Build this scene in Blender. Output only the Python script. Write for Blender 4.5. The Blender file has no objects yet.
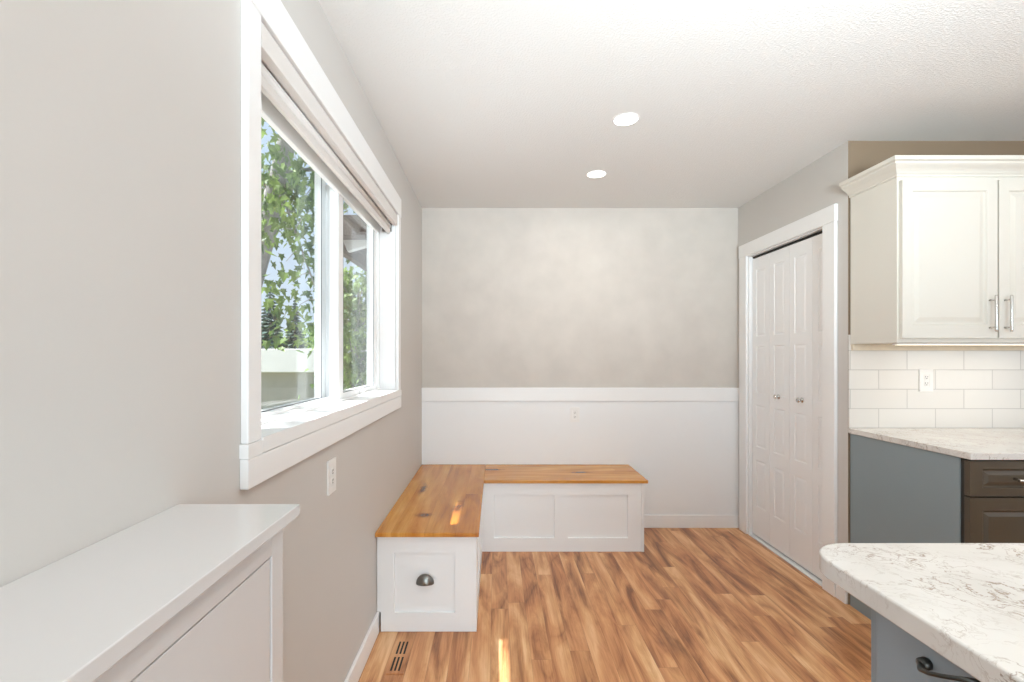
import bpy, bmesh, math, random
from mathutils import Vector, Matrix

# ------------------------------------------------------------------ camera
sc = bpy.context.scene
C = sc.collection
F_PX = 470.0                      # focal length for a 1024 px wide frame
EYE = 1.308
cd = bpy.data.cameras.new('camera'); cam = bpy.data.objects.new('camera', cd); C.objects.link(cam)
cd.sensor_width = 36; cd.lens = 36 * F_PX / 1024
cd.shift_x = 16 / 1024; cd.shift_y = 15 / 1024
cd.clip_start = 0.02; cd.clip_end = 500
cam.location = (0, 0, EYE); cam.rotation_euler = (math.pi / 2, 0, 0)
sc.camera = cam

# ------------------------------------------------------------------ exposure, world, sun, fill lights
sc.view_settings.view_transform = 'Standard'
sc.view_settings.look = 'None'
sc.view_settings.exposure = 0.17
sc.view_settings.gamma = 1.0
sc.view_settings.use_curve_mapping = False
try:
    sc.cycles.use_denoising = True
    sc.cycles.max_bounces = 10; sc.cycles.diffuse_bounces = 6; sc.cycles.transparent_max_bounces = 12
    sc.cycles.sample_clamp_indirect = 4.0
except Exception:
    pass

w = bpy.data.worlds.new('sky'); sc.world = w; w.use_nodes = True
nt = w.node_tree; nt.nodes.clear()
wo = nt.nodes.new('ShaderNodeOutputWorld'); bg = nt.nodes.new('ShaderNodeBackground')
tcw = nt.nodes.new('ShaderNodeTexCoord'); sep = nt.nodes.new('ShaderNodeSeparateXYZ')
rmp = nt.nodes.new('ShaderNodeValToRGB')
rmp.color_ramp.elements[0].position = 0.0; rmp.color_ramp.elements[0].color = (0.70, 0.82, 0.95, 1)
rmp.color_ramp.elements[1].position = 0.7; rmp.color_ramp.elements[1].color = (0.50, 0.68, 0.95, 1)
nt.links.new(tcw.outputs['Generated'], sep.inputs[0]); nt.links.new(sep.outputs['Z'], rmp.inputs[0])
nt.links.new(rmp.outputs[0], bg.inputs[0]); bg.inputs[1].default_value = 1.0
nt.links.new(bg.outputs[0], wo.inputs[0])

SUN_DIR = Vector((1.0, 0.28, -2.0)).normalized()
sd = bpy.data.lights.new('sun', 'SUN'); sun = bpy.data.objects.new('sun', sd); C.objects.link(sun)
sd.energy = 14.0; sd.angle = math.radians(0.53); sd.color = (0.98, 0.98, 1.0)
sun.rotation_euler = SUN_DIR.to_track_quat('-Z', 'Y').to_euler()
sun.location = (-8, 0, 14)

def area(name, loc, size, size_y, power, color, rot, spread=math.pi, shape='RECTANGLE'):
    d = bpy.data.lights.new(name, 'AREA'); o = bpy.data.objects.new(name, d); C.objects.link(o)
    d.shape = shape; d.size = size; d.size_y = size_y; d.energy = power; d.color = color; d.spread = spread
    o.location = loc; o.rotation_euler = rot
    return o
PI = math.pi
# soft fill lights added at unseen openings of the rear and right walls
area('fill_rear', (0.5, -3.45, 1.25), 2.4, 2.1, 118, (0.76, 0.91, 1.0), (PI / 2 + 0.02, 0, 0))
area('fill_side', (4.55, 0.2, 1.5), 1.2, 2.0, 12, (0.95, 0.97, 1.0), (PI / 2, 0, PI / 2))
# unseen fill light added beside the camera, bounced off the ceiling
area('bounce_fill', (0.85, -0.7, 1.6), 0.6, 0.6, 53, (0.82, 0.93, 1.0), (PI - 0.85, 0, 0), spread=1.75)

# ------------------------------------------------------------------ helpers
def lin(r, g, b):
    f = lambda c: (c / 255 / 12.92) if c / 255 <= 0.04045 else ((c / 255 + 0.055) / 1.055) ** 2.4
    return (f(r), f(g), f(b), 1)

def base_mat(name, col=(0.8, 0.8, 0.8, 1), rough=0.5, metal=0.0, spec=0.5):
    m = bpy.data.materials.new(name); m.use_nodes = True
    p = m.node_tree.nodes['Principled BSDF']
    p.inputs['Base Color'].default_value = col; p.inputs['Roughness'].default_value = rough
    p.inputs['Metallic'].default_value = metal; p.inputs['Specular IOR Level'].default_value = spec
    return m, m.node_tree, p

def N(t, kind, **kw):
    n = t.nodes.new('ShaderNode' + kind)
    for k, v in kw.items():
        if k.startswith('i_'):
            key = k[2:].replace('_', ' ')
            n.inputs[key].default_value = v
        else:
            setattr(n, k, v)
    return n

def coords(t, scale=(1, 1, 1), rot=(0, 0, 0), loc=(0, 0, 0)):
    g = t.nodes.new('ShaderNodeNewGeometry'); mp = t.nodes.new('ShaderNodeMapping')
    mp.inputs['Scale'].default_value = scale; mp.inputs['Rotation'].default_value = rot; mp.inputs['Location'].default_value = loc
    t.links.new(g.outputs['Position'], mp.inputs[0])
    return mp.outputs[0]

def paint(name, col, rough=0.45, bump=0.05, bscale=180, mottled=0.0, mscale=3.0, spec=0.4):
    m, t, p = base_mat(name, col, rough, 0, spec)
    v = coords(t)
    n = N(t, 'TexNoise'); n.inputs['Scale'].default_value = bscale; n.inputs['Detail'].default_value = 3
    t.links.new(v, n.inputs[0])
    b = N(t, 'Bump'); b.inputs['Strength'].default_value = bump; b.inputs['Distance'].default_value = 0.002
    t.links.new(n.outputs[0], b.inputs['Height']); t.links.new(b.outputs[0], p.inputs['Normal'])
    n2 = N(t, 'TexNoise'); n2.inputs['Scale'].default_value = mscale; n2.inputs['Detail'].default_value = 5
    t.links.new(v, n2.inputs[0])
    r = N(t, 'ValToRGB'); k = 1 - mottled
    r.color_ramp.elements[0].position = 0.3; r.color_ramp.elements[0].color = (col[0] * k, col[1] * k, col[2] * k, 1)
    r.color_ramp.elements[1].position = 0.7; r.color_ramp.elements[1].color = col
    t.links.new(n2.outputs[0], r.inputs[0]); t.links.new(r.outputs[0], p.inputs['Base Color'])
    return m

def metal(name, col, rough=0.25):
    m, t, p = base_mat(name, col, rough, 1.0)
    n = N(t, 'TexNoise'); n.inputs['Scale'].default_value = 60
    t.links.new(coords(t), n.inputs[0])
    mr = N(t, 'MapRange'); mr.inputs['To Min'].default_value = rough * 0.8; mr.inputs['To Max'].default_value = rough * 1.3
    t.links.new(n.outputs[0], mr.inputs[0]); t.links.new(mr.outputs[0], p.inputs['Roughness'])
    return m

def planks(name, ramp, length, width, along='Y', grain_scale=1.0, rough=0.3, bump=0.15, gap=0.0008, gap_dark=0.45, phase=(0, 0), ring=0.5, tone_k=0.14):
    """boards with one tone each, streaky grain along the board and dark joints"""
    m, t, p = base_mat(name, (0.5, 0.3, 0.1, 1), rough)
    L = t.links
    g_ = N(t, 'NewGeometry'); sp = N(t, 'SeparateXYZ'); L.new(g_.outputs['Position'], sp.inputs[0])
    def mth(op, a, b=None, c=None):
        n_ = N(t, 'Math', operation=op)
        for i_, q_ in enumerate((a, b, c)):
            if q_ is None: continue
            if isinstance(q_, (int, float)): n_.inputs[i_].default_value = q_
            else: L.new(q_, n_.inputs[i_])
        return n_.outputs[0]
    A_, B_ = ('Y', 'X') if along == 'Y' else ('X', 'Y')
    ua = mth('ADD', sp.outputs[A_], phase[0] + 20); ub = mth('ADD', sp.outputs[B_], phase[1] + 20)
    cv = N(t, 'CombineXYZ'); L.new(ua, cv.inputs[0]); L.new(ub, cv.inputs[1]); v = cv.outputs[0]
    rb = mth('DIVIDE', ub, width); row = mth('FLOOR', rb)
    wn = N(t, 'TexWhiteNoise'); wn.noise_dimensions = '1D'; L.new(row, wn.inputs['W'])
    ra = mth('ADD', mth('DIVIDE', ua, length), mth('MULTIPLY', wn.outputs['Value'], 7.0)); col_ = mth('FLOOR', ra)
    wc = N(t, 'CombineXYZ'); L.new(row, wc.inputs[0]); L.new(col_, wc.inputs[1])
    wn2 = N(t, 'TexWhiteNoise'); wn2.noise_dimensions = '2D'; L.new(wc.outputs[0], wn2.inputs['Vector'])
    tone = wn2.outputs['Value']
    def edge(frac, size):
        f_ = mth('FRACT', frac); d_ = mth('MULTIPLY', mth('MINIMUM', f_, mth('SUBTRACT', 1.0, f_)), size)
        return mth('LESS_THAN', d_, gap)
    joint = mth('MAXIMUM', edge(rb, width), edge(ra, length))
    # shift the grain by each board's tone
    cx = N(t, 'CombineXYZ'); mul = N(t, 'Math', operation='MULTIPLY'); mul.inputs[1].default_value = 17.0
    L.new(tone, mul.inputs[0]); L.new(mul.outputs[0], cx.inputs[0]); L.new(mul.outputs[0], cx.inputs[1]); L.new(mul.outputs[0], cx.inputs[2])
    add = N(t, 'VectorMath', operation='ADD'); L.new(v, add.inputs[0]); L.new(cx.outputs[0], add.inputs[1])
    def stretch(sx, sy):
        mp = N(t, 'Mapping'); mp.inputs['Scale'].default_value = (sx * grain_scale, sy * grain_scale, 1); L.new(add.outputs[0], mp.inputs[0]); return mp.outputs[0]
    n1 = N(t, 'TexNoise'); n1.inputs['Scale'].default_value = 1; n1.inputs['Detail'].default_value = 9; n1.inputs['Roughness'].default_value = 0.62; n1.inputs['Distortion'].default_value = 1.0
    L.new(stretch(1.7, 11), n1.inputs[0])
    n2 = N(t, 'TexNoise'); n2.inputs['Scale'].default_value = 1; n2.inputs['Detail'].default_value = 6
    L.new(stretch(5, 190), n2.inputs[0])
    # cathedral rings: bands of a smooth noise
    n3 = N(t, 'TexNoise'); n3.inputs['Scale'].default_value = 1; n3.inputs['Detail'].default_value = 1
    L.new(stretch(1.1, 6.5), n3.inputs[0])
    m9 = N(t, 'Math', operation='MULTIPLY'); m9.inputs[1].default_value = 9; L.new(n3.outputs[0], m9.inputs[0])
    fr = N(t, 'Math', operation='PINGPONG'); fr.inputs[1].default_value = 1.0; L.new(m9.outputs[0], fr.inputs[0])
    def mix(a, b, f):
        x = N(t, 'Mix'); x.data_type = 'FLOAT'; x.inputs[0].default_value = f
        L.new(a, x.inputs[2]); L.new(b, x.inputs[3]); return x.outputs[0]
    a = mix(n1.outputs[0], tone, tone_k)
    b = mix(a, fr.outputs[0], 0.15 * ring * 2)
    c = mix(b, n2.outputs[0], 0.16)
    fl_ = mth('PINGPONG', mth('MULTIPLY', n3.outputs[0], 34.0), 1.0)
    ln_ = mth('POWER', fl_, 3.0)
    c = mth('SUBTRACT', c, mth('MULTIPLY', ln_, 0.05 * ring))
    r = N(t, 'ValToRGB'); els = r.color_ramp.elements
    els[0].position = ramp[0][0]; els[0].color = ramp[0][1]; els[1].position = ramp[-1][0]; els[1].color = ramp[-1][1]
    for q in ramp[1:-1]:
        e = els.new(q[0]); e.color = q[1]
    L.new(c, r.inputs[0])
    n4 = N(t, 'TexNoise'); n4.inputs['Scale'].default_value = 1; n4.inputs['Detail'].default_value = 3; L.new(stretch(1.3, 8), n4.inputs[0])
    hr = N(t, 'MapRange'); hr.inputs['From Min'].default_value = 0.42; hr.inputs['From Max'].default_value = 0.62; L.new(n4.outputs[0], hr.inputs[0])
    hu = N(t, 'Mix'); hu.data_type = 'RGBA'; hu.inputs[6].default_value = (0.96, 0.88, 0.84, 1); hu.inputs[7].default_value = (1.03, 1.06, 1.06, 1); L.new(hr.outputs[0], hu.inputs[0])
    hm = N(t, 'Mix'); hm.data_type = 'RGBA'; hm.blend_type = 'MULTIPLY'; hm.inputs[0].default_value = 1.0
    L.new(r.outputs[0], hm.inputs[6]); L.new(hu.outputs[2], hm.inputs[7])
    dk = N(t, 'Mix'); dk.data_type = 'RGBA'; dk.blend_type = 'MULTIPLY'
    dk.inputs[7].default_value = (gap_dark, gap_dark * 0.9, gap_dark * 0.8, 1)
    L.new(joint, dk.inputs[0]); L.new(hm.outputs[2], dk.inputs[6])
    L.new(dk.outputs[2], p.inputs['Base Color'])
    bp = N(t, 'Bump'); bp.inputs['Strength'].default_value = bump; bp.inputs['Distance'].default_value = 0.001; bp.invert = True
    L.new(joint, bp.inputs['Height']); L.new(bp.outputs[0], p.inputs['Normal'])
    mr = N(t, 'MapRange'); mr.inputs['To Min'].default_value = rough * 0.85; mr.inputs['To Max'].default_value = rough * 1.25
    L.new(n2.outputs[0], mr.inputs[0]); L.new(mr.outputs[0], p.inputs['Roughness'])
    return m, t, p, v, dk

# ------------------------------------------------------------------ materials
M = {}
M['wall'] = paint('greige_wall_paint', (0.595, 0.57, 0.54, 1), 0.6, 0.04, 220, 0.02, 2.0)
M['wall_back'] = paint('mottled_greige_wallpaper', (0.60, 0.555, 0.505, 1), 0.6, 0.1, 90, 0.09, 6.0)
M['wall_kitchen'] = paint('warm_shade_wall_paint', (0.24, 0.175, 0.115, 1), 0.6, 0.04, 220, 0.02)  # brown of the warm shade on this wall put into its colour
M['trim'] = paint('white_trim_paint', (0.87, 0.87, 0.865, 1), 0.32, 0.01, 120, 0.01)
M['wainscot'] = paint('white_wainscot_paint', (0.85, 0.86, 0.865, 1), 0.4, 0.02, 120, 0.01)
M['door'] = paint('white_moulded_door_paint', (0.88, 0.885, 0.89, 1), 0.4, 0.05, 150, 0.01)
M['cab_white'] = paint('white_cabinet_paint', (0.71, 0.685, 0.62, 1), 0.35, 0.01, 120, 0.01)
M['bench_white'] = paint('white_bench_paint', (0.84, 0.845, 0.845, 1), 0.35, 0.01, 120, 0.01)
M['laminate'] = paint('white_laminate', (0.64, 0.625, 0.615, 1), 0.16, 0.0, 120, 0.01)
M['vinyl'] = paint('white_vinyl', (0.88, 0.89, 0.89, 1), 0.3, 0.0, 120, 0.01)
M['slate'] = paint('slate_grey_cabinet_paint', (0.235, 0.285, 0.305, 1), 0.4, 0.01, 120, 0.04)
M['slate_light'] = paint('light_slate_drawer_paint', (0.27, 0.32, 0.36, 1), 0.4, 0.01, 120, 0.03)
M['taupe'] = paint('dark_taupe_cabinet_paint', (0.068, 0.050, 0.031, 1), 0.35, 0.01, 120, 0.05)
M['plastic'] = paint('white_outlet_plastic', (0.86, 0.85, 0.83, 1), 0.3, 0.0, 100, 0.0)
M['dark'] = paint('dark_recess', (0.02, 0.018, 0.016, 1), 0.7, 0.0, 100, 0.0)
M['socket'] = paint('socket_slot_shadow', (0.25, 0.24, 0.23, 1), 0.6, 0.0, 100, 0.0)
M['gasket'] = paint('dark_rubber_gasket', (0.12, 0.13, 0.135, 1), 0.6, 0.0, 100, 0.0)
M['blind'] = paint('off_white_blind_fabric', (0.72, 0.69, 0.66, 1), 0.7, 0.1, 500, 0.02)
M['bracket'] = paint('grey_bracket_plastic', (0.22, 0.2, 0.18, 1), 0.5, 0.0, 100, 0.0)
M['chrome'] = metal('brushed_nickel', (0.62, 0.60, 0.57, 1), 0.22)
M['pewter'] = metal('dark_pewter', (0.22, 0.215, 0.20, 1), 0.3)
M['pewter_dark'] = metal('blackened_pewter', (0.07, 0.07, 0.065, 1), 0.35)
M['strip_wood'] = paint('pale_unfinished_wood', (0.80, 0.70, 0.55, 1), 0.6, 0.02, 60, 0.1, 20)
M['soffit'] = paint('grey_soffit', (0.50, 0.50, 0.49, 1), 0.7, 0.02, 60, 0.08, 6)
M['brown_soffit'] = paint('brown_painted_soffit', (0.10, 0.075, 0.06, 1), 0.7, 0.02, 60, 0.1, 6)
M['stucco'] = paint('taupe_stucco', (0.46, 0.43, 0.385, 1), 0.9, 0.3, 60, 0.12, 3)
M['fascia'] = paint('white_fascia_boards', (0.74, 0.73, 0.70, 1), 0.6, 0.02, 60, 0.05, 4)
M['bark'] = paint('grey_bark', (0.36, 0.34, 0.325, 1), 0.9, 0.8, 40, 0.45, 9)
M['grass'] = paint('dry_lawn', (0.20, 0.21, 0.11, 1), 0.9, 0.6, 60, 0.4, 4)
M['paving'] = paint('pale_bounce_paving', (0.50, 0.50, 0.48, 1), 0.9, 0.2, 60, 0.15, 4)
M['spruce'] = paint('blue_green_needles', (0.07, 0.13, 0.10, 1), 0.8, 0.5, 30, 0.4, 8)

def ceiling_mat():
    m, t, p = base_mat('stippled_ceiling', (0.78, 0.78, 0.765, 1), 0.8, 0, 0.2)
    v = coords(t)
    n = N(t, 'TexNoise'); n.inputs['Scale'].default_value = 125; n.inputs['Detail'].default_value = 2; n.inputs['Roughness'].default_value = 0.5
    t.links.new(v, n.inputs[0])
    r = N(t, 'ValToRGB'); r.color_ramp.elements[0].position = 0.42; r.color_ramp.elements[1].position = 0.62
    t.links.new(n.outputs[0], r.inputs[0])
    b = N(t, 'Bump'); b.inputs['Strength'].default_value = 0.28; b.inputs['Distance'].default_value = 0.003
    t.links.new(r.outputs[0], b.inputs['Height']); t.links.new(b.outputs[0], p.inputs['Normal'])
    return m
M['ceiling'] = ceiling_mat()

M['floor'] = planks('hickory_plank_floor', [
    (0.33, lin(122, 74, 42)), (0.41, lin(164, 110, 68)), (0.47, lin(190, 134, 88)), (0.54, lin(208, 156, 108)), (0.64, lin(228, 186, 140))],
    1.15, 0.088, 'Y', 1.0, 0.30, 0.2, 0.0007, 0.62)[0]

def seat_mat(name, along, phase, knots):
    m, t, p, v, dk = planks(name, [(0.28, lin(140, 80, 24)), (0.42, lin(182, 118, 44)), (0.55, lin(202, 142, 64)), (0.72, lin(222, 172, 96))],
                            2.6, 0.155, along, 0.8, 0.22, 0.1, 0.0006, 0.7, phase)
    # dark knots at fixed places in the boards
    g = N(t, 'NewGeometry'); last = dk.outputs[2]
    for (kx, ky, rx, ry) in knots:
        mp = N(t, 'VectorMath', operation='SUBTRACT'); mp.inputs[1].default_value = (kx, ky, 0.48)
        t.links.new(g.outputs['Position'], mp.inputs[0])
        nz = N(t, 'TexNoise'); nz.inputs['Scale'].default_value = 30; t.links.new(g.outputs['Position'], nz.inputs[0])
        sc_ = N(t, 'VectorMath', operation='MULTIPLY'); sc_.inputs[1].default_value = (1 / rx, 1 / ry, 0)
        t.links.new(mp.outputs[0], sc_.inputs[0])
        ln = N(t, 'VectorMath', operation='LENGTH'); t.links.new(sc_.outputs[0], ln.inputs[0])
        ad = N(t, 'Math', operation='ADD'); t.links.new(ln.outputs['Value'], ad.inputs[0])
        t.links.new(nz.outputs[0], ad.inputs[1])
        mr = N(t, 'MapRange'); mr.inputs['From Min'].default_value = 0.9; mr.inputs['From Max'].default_value = 1.7
        mr.inputs['To Min'].default_value = 0.85; mr.inputs['To Max'].default_value = 0.0
        t.links.new(ad.outputs[0], mr.inputs[0])
        mx = N(t, 'Mix'); mx.data_type = 'RGBA'; mx.inputs[7].default_value = lin(84, 40, 16)
        t.links.new(mr.outputs[0], mx.inputs[0]); t.links.new(last, mx.inputs[6]); last = mx.outputs[2]
    t.links.new(last, p.inputs['Base Color'])
    return m
M['seat_y'] = seat_mat('hickory_bench_boards_lengthwise', 'Y', (0.2, 0.02), [(-0.374, 2.44, 0.045, 0.036), (-0.453, 2.92, 0.022, 0.12), (-0.208, 2.571, 0.028, 0.11)])
M['seat_x'] = seat_mat('hickory_bench_boards_crosswise', 'X', (0.7, 0.02), [(0.60, 3.34, 0.08, 0.022), (-0.03, 3.42, 0.09, 0.03)])

def marble(name, base, strength=1.0, rough=0.15):
    m, t, p = base_mat(name, base, rough)
    L = t.links
    v = coords(t, rot=(0.3, 0.2, 0.5))
    nd = N(t, 'TexNoise'); nd.inputs['Scale'].default_value = 9; nd.inputs['Detail'].default_value = 6; L.new(v, nd.inputs[0])
    sub = N(t, 'VectorMath', operation='MULTIPLY_ADD'); L.new(nd.outputs['Color'], sub.inputs[0]); sub.inputs[1].default_value = (0.16, 0.16, 0.16); L.new(v, sub.inputs[2])
    def vein(scale, wth, sx, sy):
        mp = N(t, 'Mapping'); mp.inputs['Scale'].default_value = (sx, sy, 1); L.new(sub.outputs[0], mp.inputs[0])
        n = N(t, 'TexNoise'); n.inputs['Scale'].default_value = scale; n.inputs['Detail'].default_value = 5; L.new(mp.outputs[0], n.inputs[0])
        a = N(t, 'Math', operation='SUBTRACT'); a.inputs[1].default_value = 0.5; L.new(n.outputs[0], a.inputs[0])
        b = N(t, 'Math', operation='ABSOLUTE'); L.new(a.outputs[0], b.inputs[0])
        mr = N(t, 'MapRange'); mr.inputs['From Min'].default_value = 0.0; mr.inputs['From Max'].default_value = wth
        mr.inputs['To Min'].default_value = 1; mr.inputs['To Max'].default_value = 0; L.new(b.outputs[0], mr.inputs[0]); return mr.outputs[0]
    v1 = vein(11, 0.014, 1, 2.0); v2 = vein(24, 0.02, 1.0, 1.6)
    msk = N(t, 'TexNoise'); msk.inputs['Scale'].default_value = 8; msk.inputs['Detail'].default_value = 3; L.new(v, msk.inputs[0])
    mm = N(t, 'MapRange'); mm.inputs['From Min'].default_value = 0.38; mm.inputs['From Max'].default_value = 0.58; L.new(msk.outputs[0], mm.inputs[0])
    mx = N(t, 'Math', operation='MAXIMUM'); L.new(v1, mx.inputs[0])
    h = N(t, 'Math', operation='MULTIPLY'); h.inputs[1].default_value = 0.55; L.new(v2, h.inputs[0]); L.new(h.outputs[0], mx.inputs[1])
    k = N(t, 'Math', operation='MULTIPLY'); L.new(mx.outputs[0], k.inputs[0]); L.new(mm.outputs[0], k.inputs[1])
    k2 = N(t, 'Math', operation='MULTIPLY'); L.new(k.outputs[0], k2.inputs[0]); k2.inputs[1].default_value = strength
    cl = N(t, 'TexNoise'); cl.inputs['Scale'].default_value = 5; cl.inputs['Detail'].default_value = 4; L.new(v, cl.inputs[0])
    cr = N(t, 'ValToRGB'); cr.color_ramp.elements[0].position = 0.35; cr.color_ramp.elements[0].color = (base[0] * 0.88, base[1] * 0.87, base[2] * 0.86, 1)
    cr.color_ramp.elements[1].position = 0.6; cr.color_ramp.elements[1].color = base; L.new(cl.outputs[0], cr.inputs[0])
    fin = N(t, 'Mix'); fin.data_type = 'RGBA'; fin.inputs[7].default_value = lin(136, 112, 92)
    L.new(k2.outputs[0], fin.inputs[0]); L.new(cr.outputs[0], fin.inputs[6]); L.new(fin.outputs[2], p.inputs['Base Color'])
    return m
M['marble'] = marble('veined_marble', (0.72, 0.695, 0.66, 1), 0.9)

def tile_mat():
    m, t, p = base_mat('white_subway_tile', (0.8, 0.78, 0.75, 1), 0.12)
    L = t.links
    g = N(t, 'NewGeometry'); s = N(t, 'SeparateXYZ'); c = N(t, 'CombineXYZ'); L.new(g.outputs['Position'], s.inputs[0])
    ax = N(t, 'Math', operation='SUBTRACT'); ax.inputs[1].default_value = 2.157 - 0.298 * 6
    az = N(t, 'Math', operation='SUBTRACT'); az.inputs[1].default_value = 0.93
    L.new(s.outputs['X'], ax.inputs[0]); L.new(s.outputs['Z'], az.inputs[0]); L.new(ax.outputs[0], c.inputs[0]); L.new(az.outputs[0], c.inputs[1])
    br = N(t, 'TexBrick'); br.offset = 0.5; br.offset_frequency = 2; br.squash = 1
    br.inputs['Color1'].default_value = (0.73, 0.705, 0.665, 1); br.inputs['Color2'].default_value = (0.76, 0.74, 0.70, 1)
    br.inputs['Mortar'].default_value = (0.55, 0.53, 0.50, 1); br.inputs['Scale'].default_value = 1
    br.inputs['Brick Width'].default_value = 0.298; br.inputs['Row Height'].default_value = 0.1018
    br.inputs['Mortar Size'].default_value = 0.0022; br.inputs['Mortar Smooth'].default_value = 0.2
    L.new(c.outputs[0], br.inputs[0]); L.new(br.outputs['Color'], p.inputs['Base Color'])
    b = N(t, 'Bump'); b.invert = True; b.inputs['Strength'].default_value = 0.5; b.inputs['Distance'].default_value = 0.002
    L.new(br.outputs['Fac'], b.inputs['Height']); L.new(b.outputs[0], p.inputs['Normal'])
    return m
M['tile'] = tile_mat()

def glass_mat():
    m = bpy.data.materials.new('window_glass'); m.use_nodes = True; t = m.node_tree; t.nodes.clear()
    o = N(t, 'OutputMaterial'); mx = N(t, 'MixShader'); tr = N(t, 'BsdfTransparent'); gl = N(t, 'BsdfGlossy')
    tr.inputs[0].default_value = (0.985, 0.99, 0.988, 1); gl.inputs['Roughness'].default_value = 0.01
    lw = N(t, 'LayerWeight'); lw.inputs[0].default_value = 0.5
    pw = N(t, 'Math', operation='POWER'); pw.inputs[1].default_value = 5; t.links.new(lw.outputs['Facing'], pw.inputs[0])
    f = N(t, 'Math', operation='MULTIPLY_ADD'); f.inputs[1].default_value = 0.9; f.inputs[2].default_value = 0.03; t.links.new(pw.outputs[0], f.inputs[0])
    t.links.new(f.outputs[0], mx.inputs[0]); t.links.new(tr.outputs[0], mx.inputs[1]); t.links.new(gl.outputs[0], mx.inputs[2]); t.links.new(mx.outputs[0], o.inputs[0])
    return m
M['glass'] = glass_mat()

def leaf_mat(name, c1, c2, tl=0.45):
    m = bpy.data.materials.new(name); m.use_nodes = True; t = m.node_tree; p = t.nodes['Principled BSDF']
    o = t.nodes['Material Output']
    n = N(t, 'TexNoise'); n.inputs['Scale'].default_value = 2.3; n.inputs['Detail'].default_value = 2
    t.links.new(coords(t), n.inputs[0])
    r = N(t, 'ValToRGB'); r.color_ramp.elements[0].position = 0.38; r.color_ramp.elements[0].color = c1; r.color_ramp.elements[1].position = 0.62; r.color_ramp.elements[1].color = c2
    t.links.new(n.outputs[0], r.inputs[0]); t.links.new(r.outputs[0], p.inputs['Base Color']); p.inputs['Roughness'].default_value = 0.5
    ts = N(t, 'BsdfTranslucent'); t.links.new(r.outputs[0], ts.inputs[0]); mx = N(t, 'MixShader'); mx.inputs[0].default_value = tl
    t.links.new(p.outputs[0], mx.inputs[1]); t.links.new(ts.outputs[0], mx.inputs[2]); t.links.new(mx.outputs[0], o.inputs[0])
    return m
M['leaf'] = leaf_mat('maple_leaf_green', (0.07, 0.13, 0.035, 1), (0.26, 0.37, 0.09, 1), 0.35)
M['leaf2'] = leaf_mat('shrub_leaf_green', (0.09, 0.17, 0.04, 1), (0.36, 0.50, 0.14, 1), 0.4)

def emis(name, col, s):
    m = bpy.data.materials.new(name); m.use_nodes = True; p = m.node_tree.nodes['Principled BSDF']
    p.inputs['Base Color'].default_value = (0.9, 0.9, 0.9, 1); p.inputs['Emission Color'].default_value = col; p.inputs['Emission Strength'].default_value = s
    return m
M['lamp'] = emis('lit_lamp_diffuser', (1, 0.97, 0.92, 1), 6.0)
M['led'] = emis('lit_led_strip', (1, 0.85, 0.62, 1), 2.0)

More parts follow.
